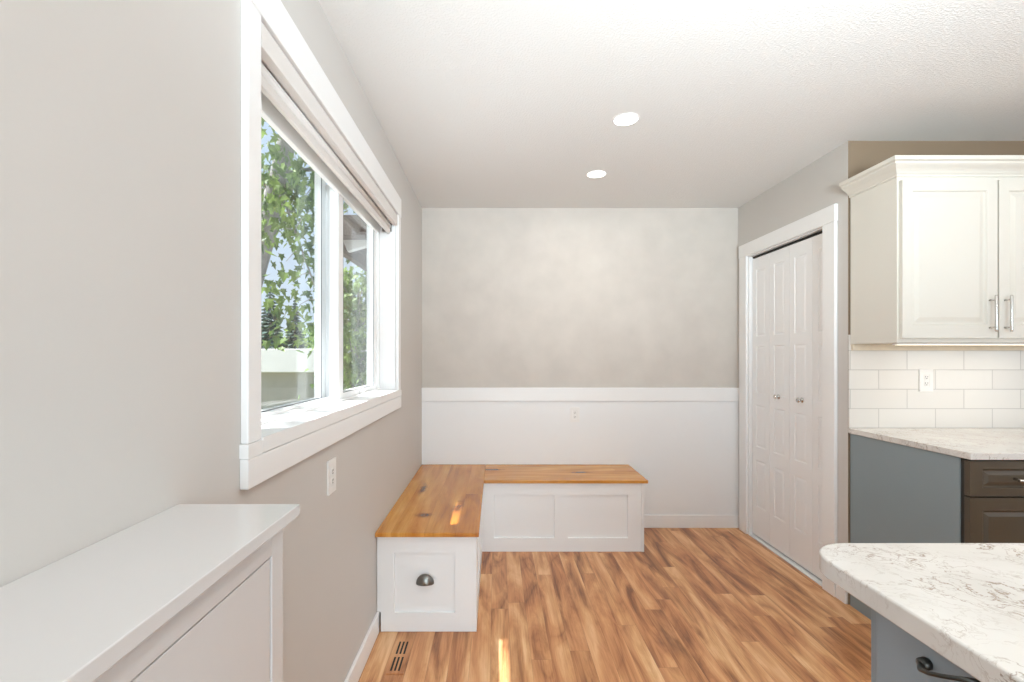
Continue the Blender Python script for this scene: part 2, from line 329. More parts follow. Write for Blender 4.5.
# ------------------------------------------------------------------ mesh tools
class MB:
    def __init__(s): s.bm = bmesh.new()
    def box(s, x0, x1, y0, y1, z0, z1):
        vs = [s.bm.verts.new(p) for p in ((x0, y0, z0), (x1, y0, z0), (x1, y1, z0), (x0, y1, z0), (x0, y0, z1), (x1, y0, z1), (x1, y1, z1), (x0, y1, z1))]
        for f in ((0, 3, 2, 1), (4, 5, 6, 7), (0, 1, 5, 4), (1, 2, 6, 5), (2, 3, 7, 6), (3, 0, 4, 7)):
            s.bm.faces.new([vs[i] for i in f])
        return s
    def prism(s, pts, d):
        """closed outline swept by vector d"""
        d = Vector(d); a = [s.bm.verts.new(p) for p in pts]; b = [s.bm.verts.new(Vector(p) + d) for p in pts]
        n = len(pts)
        s.bm.faces.new(a); s.bm.faces.new(b[::-1])
        for i in range(n): s.bm.faces.new((a[i], b[i], b[(i + 1) % n], a[(i + 1) % n]))
        return s
    def tube(s, pts, radii, seg=12, caps=True):
        pts = [Vector(p) for p in pts]
        if not hasattr(radii, '__len__'): radii = [radii] * len(pts)
        rings = []; up = None
        for i, p in enumerate(pts):
            d = (pts[min(i + 1, len(pts) - 1)] - pts[max(i - 1, 0)]).normalized()
            if up is None: up = Vector((0, 0, 1)) if abs(d.z) < 0.9 else Vector((1, 0, 0))
            a = d.cross(up).normalized(); up = a.cross(d).normalized()
            rings.append([s.bm.verts.new(p + (a * math.cos(2 * PI * k / seg) + up * math.sin(2 * PI * k / seg)) * radii[i]) for k in range(seg)])
        for i in range(len(rings) - 1):
            for k in range(seg): s.bm.faces.new((rings[i][k], rings[i][(k + 1) % seg], rings[i + 1][(k + 1) % seg], rings[i + 1][k]))
        if caps: s.bm.faces.new(rings[0][::-1]); s.bm.faces.new(rings[-1])
        return s
    def lathe(s, prof, seg=32, mat=Matrix.Identity(4)):
        """profile [(r, z)] turned about z"""
        rings = []
        for r, z in prof:
            if r < 1e-6: rings.append([s.bm.verts.new(mat @ Vector((0, 0, z)))])
            else: rings.append([s.bm.verts.new(mat @ Vector((r * math.cos(2 * PI * k / seg), r * math.sin(2 * PI * k / seg), z))) for k in range(seg)])
        for i in range(len(rings) - 1):
            a, b = rings[i], rings[i + 1]
            for k in range(seg):
                k2 = (k + 1) % seg
                if len(a) == 1 and len(b) == 1: continue
                if len(a) == 1: s.bm.faces.new((a[0], b[k2], b[k]))
                elif len(b) == 1: s.bm.faces.new((a[k], a[k2], b[0]))
                else: s.bm.faces.new((a[k], a[k2], b[k2], b[k]))
        return s
    def panel_slab(s, P, u0, u1, v0, v1, t, panels, depth=0.008, slope=0.003, raised=None):
        """slab of thickness t; its front has recessed (optionally raised-field) panels. P(u, v, n) gives the point, n outwards"""
        us = sorted({u0, u1, *[q for p in panels for q in (p[0], p[1])]}); vs = sorted({v0, v1, *[q for p in panels for q in (p[2], p[3])]})
        cache = {}
        def V(u, v, n):
            k = (round(u, 5), round(v, 5), round(n, 5))
            if k not in cache: cache[k] = s.bm.verts.new(P(u, v, n))
            return cache[k]
        def quad(*q): s.bm.faces.new([V(*c) for c in q])
        for i in range(len(us) - 1):
            for j in range(len(vs) - 1):
                a, b, c, d = us[i], us[i + 1], vs[j], vs[j + 1]
                hit = [p for p in panels if p[0] - 1e-6 <= a and b <= p[1] + 1e-6 and p[2] - 1e-6 <= c and d <= p[3] + 1e-6]
                if not hit: quad((a, c, t), (b, c, t), (b, d, t), (a, d, t))
        def ring(r1, n1, r2, n2):
            (a, b, c, d), (e, f, g, h) = r1, r2
            o = ((a, c), (b, c), (b, d), (a, d)); i = ((e, g), (f, g), (f, h), (e, h))
            for k in range(4):
                k2 = (k + 1) % 4
                s.bm.faces.new([s.bm.verts.new(P(*o[k], n1)), s.bm.verts.new(P(*o[k2], n1)), s.bm.verts.new(P(*i[k2], n2)), s.bm.verts.new(P(*i[k], n2))])
        for p in panels:
            r1 = tuple(p); r2 = (p[0] + slope, p[1] - slope, p[2] + slope, p[3] - slope)
            ring(r1, t, r2, t - depth)
            if raised:
                w0, w1, h = raised          # flat groove width, bevel width, height of the raised field
                r3 = (r2[0] + w0, r2[1] - w0, r2[2] + w0, r2[3] - w0); ring(r2, t - depth, r3, t - depth)
                r4 = (r3[0] + w1, r3[1] - w1, r3[2] + w1, r3[3] - w1); ring(r3, t - depth, r4, t - depth + h)
                q, n = r4, t - depth + h
            else: q, n = r2, t - depth
            s.bm.faces.new([s.bm.verts.new(P(*c, n)) for c in ((q[0], q[2]), (q[1], q[2]), (q[1], q[3]), (q[0], q[3]))])
        o = ((u0, v0), (u1, v0), (u1, v1), (u0, v1))
        s.bm.faces.new([s.bm.verts.new(P(*c, 0)) for c in o])
        for k in range(4):
            k2 = (k + 1) % 4
            s.bm.faces.new([s.bm.verts.new(P(*o[k], 0)), s.bm.verts.new(P(*o[k2], 0)), s.bm.verts.new(P(*o[k2], t)), s.bm.verts.new(P(*o[k], t))])
        bmesh.ops.remove_doubles(s.bm, verts=s.bm.verts, dist=1e-5)
        return s
    def build(s, name, mat, parent=None, bevel=0.0, smooth=False, origin=None, segs=2):
        bmesh.ops.recalc_face_normals(s.bm, faces=s.bm.faces)
        if origin is not None: bmesh.ops.translate(s.bm, verts=s.bm.verts, vec=-Vector(origin))
        me = bpy.data.meshes.new(name); s.bm.to_mesh(me); s.bm.free()
        me.materials.append(mat)
        if smooth:
            for p in me.polygons: p.use_smooth = True
        o = bpy.data.objects.new(name, me); C.objects.link(o)
        if origin is not None: o.location = origin
        if parent is not None:
            o.parent = parent
            o.location = Vector(o.location) - WORLD[parent.name]
        WORLD[o.name] = Vector(origin) if origin is not None else Vector((0, 0, 0))
        if bevel:
            b = o.modifiers.new('bevel', 'BEVEL'); b.width = bevel; b.segments = segs; b.limit_method = 'ANGLE'; b.angle_limit = math.radians(40)
        return o
WORLD = {}

def thing(name, loc, label=None, cat=None, group=None, kind=None):
    o = bpy.data.objects.new(name, None); C.objects.link(o); o.location = loc; o.empty_display_size = 0.05
    WORLD[o.name] = Vector(loc); tag(o, label, cat, group, kind); return o
def tag(o, label=None, cat=None, group=None, kind=None):
    if label: o['label'] = label
    if cat: o['category'] = cat
    if group: o['group'] = group
    if kind: o['kind'] = kind
    return o
def struct(o): o['kind'] = 'structure'; return o

def P_negY(yf):   # front facing -Y: u = x, v = z, n towards -Y from plane yf
    return lambda u, v, n: (u, yf - n, v)
def P_posX(xf):   # front facing +X
    return lambda u, v, n: (xf + n, u, v)
def P_negX(xf):
    return lambda u, v, n: (xf - n, u, v)

# ------------------------------------------------------------------ room shell
XL, XC, XR = -0.566, 1.852, 4.6          # left wall, closet wall, far right wall
YB, YK, YR = 3.596, 2.474, -3.5          # back wall, kitchen wall, rear wall
H = 2.44
WY0, WY1, WZ0, WZ1 = 1.10, 2.65, 1.118, 2.105     # window opening

struct(MB().box(XL - 0.2, XR + 0.2, YR - 0.2, YB + 0.15, -0.12, 0).build('floor', M['floor']))
struct(MB().box(XL - 0.2, XR + 0.2, YR - 0.2, YB + 0.15, H, H + 0.12).build('ceiling', M['ceiling']))
HY0, HY1, HZ0, HZ1 = WY0 - 0.006, WY1 + 0.006, WZ0 - 0.04, WZ1 + 0.02
XM = XL - 0.135          # the outer half of the wall is cut back further at the far side of the window
wl = MB().box(XL - 0.2, XL - 0.1, YR, YB + 0.15, H + 0.12, 2.635)
for (xa, xb, hy1) in ((XM, XL, HY1), (XL - 0.2, XM, 2.95)):
    wl.box(xa, xb, YR, HY0, 0, H).box(xa, xb, hy1, YB + 0.15, 0, H).box(xa, xb, HY0, hy1, 0, HZ0).box(xa, xb, HY0, hy1, HZ1 + (0 if xa == XM else 0.02), H)
struct(wl.build('wall_left', M['wall']))
struct(MB().box(XL, XR + 0.2, YB, YB + 0.15, 0, H).build('wall_back', M['wall_back']))
# closet wall with the door opening
DY0, DY1, DZ = 2.56, 3.45, 2.04
struct(MB().box(XC, XC + 0.11, YK, DY0, 0, H).box(XC, XC + 0.11, DY1, YB, 0, H).box(XC, XC + 0.11, DY0, DY1, DZ, H).build('wall_closet', M['wall']))
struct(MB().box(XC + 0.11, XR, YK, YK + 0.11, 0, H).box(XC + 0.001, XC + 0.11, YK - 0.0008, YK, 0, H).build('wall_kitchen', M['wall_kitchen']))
struct(MB().box(XR, XR + 0.2, YR, -0.8, 0, H).box(XR, XR + 0.2, 1.2, YB, 0, H).box(XR, XR + 0.2, -0.8, 1.2, 0, 0.95).box(XR, XR + 0.2, -0.8, 1.2, 2.1, H).build('wall_right', M['wall']))
struct(MB().box(XL - 0.2, -0.75, YR - 0.2, YR, 0, H).box(2.55, XR + 0.2, YR - 0.2, YR, 0, H).box(-0.75, 2.55, YR - 0.2, YR, 2.25, H).build('wall_rear', M['wall']))

# baseboards
BH, BT = 0.098, 0.014
struct(MB().box(XL, XL + BT, YR, 2.226, 0, BH).build('baseboard_left', M['trim'], bevel=0.004))
struct(MB().box(1.00, XC, YB - BT - 0.012, YB - 0.012, 0, BH).build('baseboard_back', M['trim'], bevel=0.004))
struct(MB().box(XC - BT, XC, YK - 0.0, 2.546, 0, BH).build('baseboard_closet', M['trim'], bevel=0.004))

# wainscot on the back wall: flat panel with a broad cap rail
struct(MB().box(XL, XC, YB - 0.012, YB, 0, 0.966).build('trim_wainscot_panel', M['wainscot']))
struct(MB().box(XL, XC, YB - 0.022, YB, 0.964, 1.066).build('trim_wainscot_rail', M['trim'], bevel=0.003))

# ------------------------------------------------------------------ window
win = thing('window_1', (XL, 1.875, 1.118), kind='structure')
cf = XL + 0.018
MB().box(XL, cf, WY0 - 0.06, WY0, 1.113, WZ1 + 0.0).build('side_casing', M['trim'], win, bevel=0.003)
MB().box(XL, cf, WY1, WY1 + 0.06, 1.113, WZ1 + 0.0).build('side_casing', M['trim'], win, bevel=0.003)
MB().box(XL, cf + 0.002, WY0 - 0.066, WY1 + 0.066, WZ1, 2.212).build('head_casing', M['trim'], win, bevel=0.003)
MB().box(XL, cf + 0.002, WY0 - 0.064, WY1 + 0.064, 1.012, 1.080).build('apron_casing', M['trim'], win, bevel=0.003)
MB().box(XL - 0.09, cf + 0.003, WY0 - 0.0, WY1 + 0.0, 1.082, 1.118).build('window_sill', M['trim'], win)
MB().box(XL + 0.0003, cf + 0.0025, WY0 - 0.064, WY0 - 0.0005, 1.0805, 1.1125).build('sill_horn', M['trim'], win)
MB().box(XL + 0.0003, cf + 0.0025, WY1 + 0.0005, WY1 + 0.064, 1.0805, 1.1125).build('sill_horn', M['trim'], win)
# jamb liners
MB().box(-0.652, XL, WY0, WY0 + 0.008, 1.118, WZ1).box(-0.652, XL, WY1 - 0.008, WY1, 1.118, WZ1).box(-0.652, XL, WY0, WY1, WZ1 - 0.008, WZ1).build('jamb_liner', M['trim'], win)
# vinyl frame
fr = MB()
XF0, XF1 = -0.775, -0.652
fr.box(XF0, XF1, WY0, WY1, 1.085, 1.122)
fr.box(-0.672, XF1, WY0, WY1, 1.992, 2.11).box(XF0, -0.672, WY0, WY1, 2.103, 2.14)
fr.box(XF0, XF1, WY0, WY0 + 0.05, 1.11, 2.1).box(-0.703, XF1 - 0.0, WY1 - 0.045, WY1, 1.11, 2.0)
fr.box(XF1 - 0.004, XF1 + 0.006, WY0, WY1, 1.118, 1.127)
fr.box(-0.715, -0.705, WY0, WY1, 1.12, 1.134)
fr.build('window_frame', M['vinyl'], win, bevel=0.002)
# fixed pane (deeper), left
def sash(y0, y1, z0, z1, xa, xb, st, rl, glass_x, nm):
    s = MB().box(xa, xb, y0, y0 + st, z0, z1).box(xa, xb, y1 - st, y1, z0, z1).box(xa, xb, y0 + st, y1 - st, z0, z0 + rl).box(xa, xb, y0 + st, y1 - st, z1 - rl, z1)
    so = s.build(nm, M['vinyl'], win, bevel=0.0015)
    g = 0.0025
    q = MB()
    a, b, c, d = y0 + st, y1 - st, z0 + rl, z1 - rl
    xg = xb + 0.0006
    xh = xg - 0.0025; q.box(xh, xg, a - g, a, c - g, d + g).box(xh, xg, b, b + g, c - g, d + g).box(xh, xg, a, b, c - g, c).box(xh, xg, a, b, d, d + g)
    q.build('gasket', M['gasket'], so)
    MB().box(glass_x - 0.002, glass_x + 0.002, a, b, c, d).build('glass_pane', M['glass'], so)
    return so
sash(WY0 + 0.04, 2.03, 1.118, 2.110, -0.765, -0.735, 0.05, 0.016, -0.75, 'fixed_sash')
MB().box(-0.770, -0.705, 2.0305, 2.15, 1.118, 2.05).build('centre_post', M['vinyl'], win, bevel=0.002)
sash(1.975, WY1 - 0.045, 1.122, 2.075, -0.700, -0.662, 0.062, 0.030, -0.682, 'sliding_sash')
MB().box(-0.66, -0.652, 2.28, 2.34, 1.128, 1.142).build('sash_latch', M['vinyl'], win, bevel=0.001)

# blind folded up under the head of the window
bl = thing('window_blind', (-0.59, 1.875, 2.04), 'off-white window blind raised into its headrail at the top of the window', 'blind')
MB().box(-0.578, -0.553, WY0 + 0.012, WY1 - 0.012, 2.040, 2.098).build('headrail', M['blind'], bl, bevel=0.002)
MB().box(-0.640, -0.5785, WY0 + 0.03, WY1 - 0.03, 2.052, 2.095).build('headrail_back', M['vinyl'], bl, bevel=0.002)
MB().tube([(-0.600, WY0 + 0.03, 2.034), (-0.600, WY1 - 0.03, 2.034)], 0.016, 24).build('shade_roll', M['blind'], bl, smooth=True)
MB().box(-0.606, -0.590, WY0 + 0.028, WY1 - 0.028, 1.990, 2.018).build('bottom_rail', M['blind'], bl, bevel=0.003)
MB().box(-0.636, -0.585, WY0 + 0.012, WY0 + 0.026, 2.005, 2.05).build('end_bracket', M['bracket'], bl, bevel=0.002)
MB().box(-0.636, -0.585, WY1 - 0.026, WY1 - 0.012, 2.005, 2.05).build('end_bracket', M['bracket'], bl, bevel=0.002)

# ------------------------------------------------------------------ closet door
dr = thing('door_1', (XC, 3.0, 0), kind='structure')
CF = XC - 0.018
MB().box(CF, XC, 2.547, 2.644, 0, 2.04).build('side_casing', M['trim'], dr, bevel=0.003)
MB().box(CF, XC, 3.450, 3.547, 0, 2.04).build('side_casing', M['trim'], dr, bevel=0.003)
MB().box(CF - 0.002, XC, 2.543, 3.551, 2.04, 2.134).build('head_casing', M['trim'], dr, bevel=0.003)
MB().box(XC, XC + 0.11, 3.440, 3.450, 0, 2.04).box(XC, XC + 0.11, 2.56, 2.566, 0, 2.04).box(XC, XC + 0.11, 2.566, 3.44, 2.032, 2.04).build('door_jamb', M['trim'], dr)
MB().box(XC + 0.026, XC + 0.05, 2.568, 3.438, 2.020, 2.031).build('door_track', M['dark'], dr)
MB().box(XC - 0.006, XC + 0.05, 2.645, 3.439, 0, 0.006).build('floor_track', M['trim'], dr, bevel=0.001)
edges = [3.438, 3.2225, 3.0055, 2.7885, 2.570]
for i in range(4):
    a, b = edges[i + 1] + 0.0012, edges[i] - 0.0012
    u = 0.048
    pans = [(a + u, b - u, z0, z1) for z0, z1 in ((0.225, 0.56), (0.655, 0.955), (1.04, 1.38), (1.45, 1.93))]
    lf = MB().panel_slab(P_negX(XC + 0.050), a, b, 0.018, 2.014, 0.026, pans, 0.004, 0.005, raised=(0.004, 0.014, 0.003)).build('door_leaf', M['door'], dr)
    if i in (1, 2):
        yc = 3.118 if i == 1 else 2.880
        mt = Matrix.Translation((XC + 0.0237, yc, 1.037)) @ Matrix.Rotation(-PI / 2, 4, 'Y')
        MB().lathe([(0, 0), (0.016, 0), (0.016, 0.003), (0.007, 0.006), (0.006, 0.014), (0.014, 0.020), (0.016, 0.026), (0.011, 0.031), (0, 0.032)], 24, mt).build('door_knob', M['chrome'], lf, smooth=True)

# ------------------------------------------------------------------ outlets
def outlet(P, uc, vc, label, surface):
    hh, ww = 0.0575, 0.036
    loc = P(uc, vc, 0)
    o = thing('electrical_outlet', loc, label, 'outlet', None)
    m = MB().panel_slab(P, uc - ww, uc + ww, vc - hh, vc + hh, 0.006, [(uc - 0.017, uc + 0.017, vc - 0.034, vc + 0.034)], 0.0012, 0.0006)
    m.build('cover_plate', M['plastic'], o, bevel=0.0012)
    for s in (1, -1):
        c = vc + s * 0.0165
        k = [(uc + 0.0135 * math.cos(a), c + 0.0135 * max(-0.85, min(0.85, math.sin(a)))) for a in [2 * PI * i / 20 for i in range(20)]]
        b = MB(); d = Vector(P(0, 0, 0.0022)) - Vector(P(0, 0, 0)); b.prism([P(p[0], p[1], 0.0049) for p in k], d)
        so = b.build('socket', M['plastic'], o)
        q = MB()
        for (du, dv, w_, h_) in ((-0.0055, 0.003, 0.0016, 0.008), (0.0055, 0.003, 0.0016, 0.007), (0, -0.0065, 0.004, 0.004)):
            q.prism([P(uc + du - w_, c + dv - h_ / 2, 0.0069), P(uc + du + w_, c + dv - h_ / 2, 0.0069), P(uc + du + w_, c + dv + h_ / 2, 0.0069), P(uc + du - w_, c + dv + h_ / 2, 0.0069)], d * 0.3)
        q.build('slot', M['socket'], so)
    return o
outlet(P_negY(YB - 0.012), 0.600, 0.861, 'white duplex outlet on the white wainscot above the bench', 'back')
outlet(P_posX(XL), 1.610, 0.897, 'white outlet plate on the greige wall below the window', 'left')

# ------------------------------------------------------------------ corner bench
bench = thing('corner_storage_bench', (-0.3, 2.9, 0), 'L-shaped white storage bench with a knotty wood seat in the corner under the window', 'bench')
ST, SB = 0.482, 0.462
BX1 = -0.092           # right face of the left arm
FY = 2.227             # front face of the left arm
BY = 3.137             # front face of the back arm
body = MB()
zb = SB - 0.0005
body.prism([(XL + 0.003, FY + 0.018, zb), (XL + 0.003, FY + 0.018, 0.1), (XL + 0.02, FY + 0.018, 0.1), (XL + 0.02, FY + 0.018, 0), (BX1 - 0.018, FY + 0.018, 0), (BX1 - 0.018, FY + 0.018, zb)], (0, 3.56 - FY - 0.018, 0))
body.box(BX1 - 0.018, 0.970, BY + 0.018, 3.575, 0.0, zb)
body.build('bench_box', M['bench_white'], bench)
# end drawer front: notch over the baseboard
dw = MB()
dw.panel_slab(P_negY(FY + 0.018), XL + 0.020, BX1, 0.002, zb, 0.018, [(-0.483, -0.194, 0.090, 0.374)], 0.012, 0.0015)
dw.box(XL + 0.003, XL + 0.020, FY, FY + 0.018, 0.094, zb)
dwo = dw.build('drawer_front', M['bench_white'], bench)
# cup pull
cp = MB(); rows = 7; seg = 18; cx, cz = -0.336, 0.231; W_, H_, D_ = 0.043, 0.046, 0.026
grid = []
for j in range(rows + 1):
    ph = (PI / 2) * j / rows
    ring = []
    for k in range(seg + 1):
        th = PI * k / seg
        ring.append(cp.bm.verts.new((cx + W_ * math.cos(th) * math.cos(ph), FY - 0.0015 - D_ * math.sin(ph), cz + H_ * math.sin(th) * math.cos(ph) ** 0.8)))
    grid.append(ring)
for j in range(rows):
    for k in range(seg): cp.bm.faces.new((grid[j][k], grid[j][k + 1], grid[j + 1][k + 1], grid[j + 1][k]))
bmesh.ops.remove_doubles(cp.bm, verts=cp.bm.verts, dist=1e-6)
cpo = cp.build('cup_pull', M['pewter'], dwo, smooth=True)
so = cpo.modifiers.new('solid', 'SOLIDIFY'); so.thickness = 0.0018
# inner side panel of the left arm, front panels of the back arm
MB().panel_slab(P_posX(BX1 - 0.018), FY + 0.018, BY, 0.002, zb, 0.018, [(FY + 0.10, (FY + BY) / 2 - 0.04, 0.09, 0.375), ((FY + BY) / 2 + 0.04, BY - 0.10, 0.09, 0.375)], 0.009, 0.0015).build('side_panel', M['bench_white'], bench)
MB().panel_slab(P_negY(BY + 0.018), BX1, 0.970, 0.002, zb, 0.018, [(-0.013, 0.390, 0.093, 0.380), (0.481, 0.881, 0.093, 0.380)], 0.012, 0.0015).build('front_panel', M['bench_white'], bench)
MB().box(0.9715, 0.989, BY, 3.580, 0.0, zb).build('end_panel', M['bench_white'], bench, bevel=0.001)
MB().box(XL + 0.001, -0.080, 2.193, 3.583, SB, ST).build('seat_top', M['seat_y'], bench, bevel=0.002)
MB().box(-0.0795, 1.010, 3.118, 3.583, SB, ST).build('seat_top', M['seat_x'], bench, bevel=0.002)

# ------------------------------------------------------------------ floor register
fv = thing('floor_register', (-0.417, 2.047, 0), 'small wood-toned floor register with dark slots in front of the bench drawer', 'vent')
MB().box(-0.455, -0.379, 1.93, 2.165, 0, 0.0035).build('register_plate', M['floor'], fv, bevel=0.001)
sl = MB()
for y0 in (1.948, 2.058):
    for k in range(3):
        x0 = -0.440 + k * 0.0165
        sl.box(x0, x0 + 0.008, y0, y0 + 0.088, 0.0034, 0.0042)
sl.build('register_slots', M['dark'], fv)

# ------------------------------------------------------------------ shallow white cabinet by the left wall
sh = thing('shallow_wall_cabinet', (-0.47, 0.2, 0), 'shallow glossy white cabinet with a flat top against the left wall below the window', 'cabinet')
XS = -0.3744
MB().box(XL + 0.001, -0.349, -0.72, 0.836, 1.025, 1.045).build('cabinet_top', M['laminate'], sh, bevel=0.0015)
b = MB()
b.box(XL + 0.016, XS - 0.018, -0.70, 0.826, 0.0, 1.0245)           # carcass
b.box(XS - 0.018, XS, 0.786, 0.826, 0, 1.0245).box(XS - 0.018, XS, 0.03, 0.07, 0, 1.0245).box(XS - 0.018, XS, -0.70, -0.66, 0, 1.0245)
b.box(XS - 0.018, XS, 0.07, 0.786, 0.974, 1.0245).box(XS - 0.018, XS, -0.66, 0.03, 0.974, 1.0245).box(XS - 0.018, XS, 0.07, 0.786, 0, 0.04).box(XS - 0.018, XS, -0.66, 0.03, 0, 0.04)
b.build('cabinet_carcass', M['laminate'], sh, bevel=0.001)
for (y0, y1) in ((0.073, 0.783), (-0.657, 0.027)):
    for (z0, z1) in ((0.043, 0.50), (0.504, 0.970)):
        MB().box(XS - 0.0175, XS - 0.002, y0, y1, z0, z1).build('flap_door', M['laminate'], sh, bevel=0.001)

# ------------------------------------------------------------------ recessed ceiling lights
def downlight(x, y, label, power=3.0):
    o = thing('recessed_ceiling_light', (x, y, H), label, 'ceiling light', None)
    MB().lathe([(0.055, 0.0), (0.055, -0.003), (0.062, -0.002), (0.064, 0.0), (0.055, 0.0)], 40, Matrix.Translation((x, y, H))).build('trim_ring', M['trim'], o, smooth=False)
    MB().lathe([(0, -0.0015), (0.055, -0.0015), (0.055, -0.0001), (0, -0.0001)], 40, Matrix.Translation((x, y, H))).build('diffuser', M['lamp'], o)
    area('downlight_lamp', (x, y, H - 0.02), 0.09, 0.09, power, (1.0, 0.94, 0.86), (0, 0, 0), shape='DISK')
    return o
downlight(0.625, 2.923, 'round recessed ceiling light nearest the back wall')
downlight(0.622, 2.249, 'round recessed ceiling light farther from the back wall, nearer the camera')
for (x, y) in ((0.6, 0.3), (0.6, -1.5), (2.6, 1.2), (2.6, -0.6), (2.6, -2.2)):
    area('downlight_lamp', (x, y, H - 0.02), 0.09, 0.09, 3.0, (1.0, 0.92, 0.82), (0, 0, 0), shape='DISK')

# ------------------------------------------------------------------ kitchen: backsplash, counter, cabinets
KX = 1.858
struct(MB().box(KX - 0.004, 3.6, YK - 0.008, YK, 0.905, 1.42).build('wall_tile_backsplash', M['tile']))
# base cabinet
bc = thing('base_cabinet', (2.3, 2.15, 0), 'slate-grey base cabinet with dark raised-panel drawers and doors against the kitchen wall', 'cabinet')
BF = 1.866
MB().box(KX, 2.758, 1.884, YK - 0.009, 0.10, 0.9015).box(KX, 2.758, 1.94, YK - 0.009, 0, 0.10).build('cabinet_body', M['slate'], bc)
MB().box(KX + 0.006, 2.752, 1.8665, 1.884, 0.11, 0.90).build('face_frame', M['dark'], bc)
RP = (0.005, 0.014, 0.006)
for (x0, x1) in ((KX, 2.305), (2.311, 2.758)):
    d = MB().panel_slab(P_negY(BF), x0 + 0.001, x1, 0.757, 0.895, 0.022, [(x0 + 0.052, x1 - 0.052, 0.79, 0.863)], 0.007, 0.004, raised=RP).build('drawer_front', M['taupe'], bc, bevel=0.0015)
    xm = (x0 + x1) / 2
    pl = MB().tube([(xm - 0.062, BF - 0.054, 0.826), (xm + 0.062, BF - 0.054, 0.826)], 0.0055, 14).tube([(xm - 0.048, BF - 0.020, 0.826), (xm - 0.048, BF - 0.052, 0.826)], 0.005, 12).tube([(xm + 0.048, BF - 0.020, 0.826), (xm + 0.048, BF - 0.052, 0.826)], 0.005, 12)
    pl.build('bar_pull', M['chrome'], d, smooth=True)
    MB().panel_slab(P_negY(BF), x0 + 0.001, x1, 0.115, 0.751, 0.022, [(x0 + 0.052, x1 - 0.052, 0.17, 0.70)], 0.007, 0.004, raised=RP).build('cabinet_door', M['taupe'], bc, bevel=0.0015)
ct = MB().box(1.851, 3.2, 1.832, YK - 0.0085, 0.902, 0.930).build('kitchen_countertop', M['marble'], bevel=0.003)
tag(ct, 'pale marble worktop running along the tiled kitchen wall', 'countertop')

# upper cabinet
uc = thing('upper_cabinet', (2.3, 2.3, 1.37), 'white upper cabinet with raised-panel doors and crown moulding on the kitchen wall', 'cabinet')
UY = 2.178
MB().box(KX, 2.77, UY, YK - 0.0095, 1.37, 2.15).build('cabinet_body', M['cab_white'], uc, bevel=0.0015)
for i, (x0, x1) in enumerate(((1.866, 2.302), (2.310, 2.762))):
    d = MB().panel_slab(P_negY(UY - 0.0005), x0, x1, 1.39, 2.118, 0.020, [(x0 + 0.046, x1 - 0.046, 1.452, 2.068)], 0.008, 0.005, raised=(0.008, 0.020, 0.006)).build('cabinet_door', M['cab_white'], uc, bevel=0.0015)
    xh = 2.266 if i == 0 else 2.335
    hb = MB().tube([(xh, UY - 0.05, z) for z in (1.418, 1.425, 1.50, 1.577, 1.584)], [0.0045, 0.0062, 0.005, 0.0062, 0.0045], 14)
    for z in (1.438, 1.564): hb.tube([(xh, UY - 0.0195, z), (xh, UY - 0.048, z)], 0.0042, 12)
    hb.build('bar_handle', M['chrome'], d, smooth=True)
# crown: stepped cove profile, mitred round the left corner
prof = [(0.0, 2.137), (0.007, 2.137), (0.007, 2.146), (0.012, 2.150), (0.017, 2.158), (0.026, 2.168), (0.040, 2.178), (0.046, 2.184), (0.046, 2.192), (0.058, 2.197), (0.060, 2.213), (0.0, 2.213)]
cr = MB(); a = [cr.bm.verts.new((KX - p, YK - 0.0095, z)) for p, z in prof]; b_ = [cr.bm.verts.new((KX - p, UY - p, z)) for p, z in prof]; c_ = [cr.bm.verts.new((2.77, UY - p, z)) for p, z in prof]
n = len(prof)
for i in range(n):
    j = (i + 1) % n
    cr.bm.faces.new((a[i], a[j], b_[j], b_[i])); cr.bm.faces.new((b_[i], b_[j], c_[j], c_[i]))
cr.bm.faces.new(a); cr.bm.faces.new(c_[::-1])
cr.build('crown_moulding', M['cab_white'], uc)
MB().box(KX + 0.004, 2.766, YK - 0.024, YK - 0.0095, 1.337, 1.3695).build('mounting_rail', M['strip_wood'], uc)
led = thing('under_cabinet_light', (2.3, 2.24, 1.37), 'thin warm light strip under the white upper cabinet', 'light')
MB().box(1.90, 2.74, 2.225, 2.255, 1.3615, 1.3695).build('light_housing', M['plastic'], led)
MB().box(1.91, 2.73, 2.229, 2.251, 1.360, 1.3615).build('light_diffuser', M['led'], led)
area('under_cabinet_lamp', (2.32, 2.24, 1.357), 0.8, 0.02, 0.8, (1.0, 0.88, 0.72), (0, 0, 0))
outlet(P_negY(YK - 0.008), 2.253, 1.180, 'white duplex outlet on the white subway tile', 'tile')

# ------------------------------------------------------------------ island
IX, IY, IR = 0.613, 0.953, 0.09
def rounded(x0, x1, y0, y1, r):
    out = [(x0, y0)]
    out += [(x1, y0), (x1, y1)]
    out += [(x0 + r + r * math.cos(PI / 2 + PI / 2 * k / 14), y1 - r + r * math.sin(PI / 2 + PI / 2 * k / 14)) for k in range(15)]
    return out
it = MB().prism([(x, y, 0.894) for x, y in rounded(IX, 1.62, -0.9, IY, IR)], (0, 0, 0.036)).build('island_countertop', M['marble'], bevel=0.004, segs=3)
tag(it, 'brown-veined white marble island worktop with a rounded corner in the foreground', 'countertop')
ic = thing('island_cabinet', (1.1, 0.0, 0), 'light slate-grey island cabinet with a flat drawer under the veined marble top', 'cabinet')
MB().box(0.65, 1.57, -0.86, 0.815, 0.10, 0.8935).box(0.72, 1.50, -0.80, 0.75, 0, 0.10).build('cabinet_body', M['slate_light'], ic, bevel=0.001)
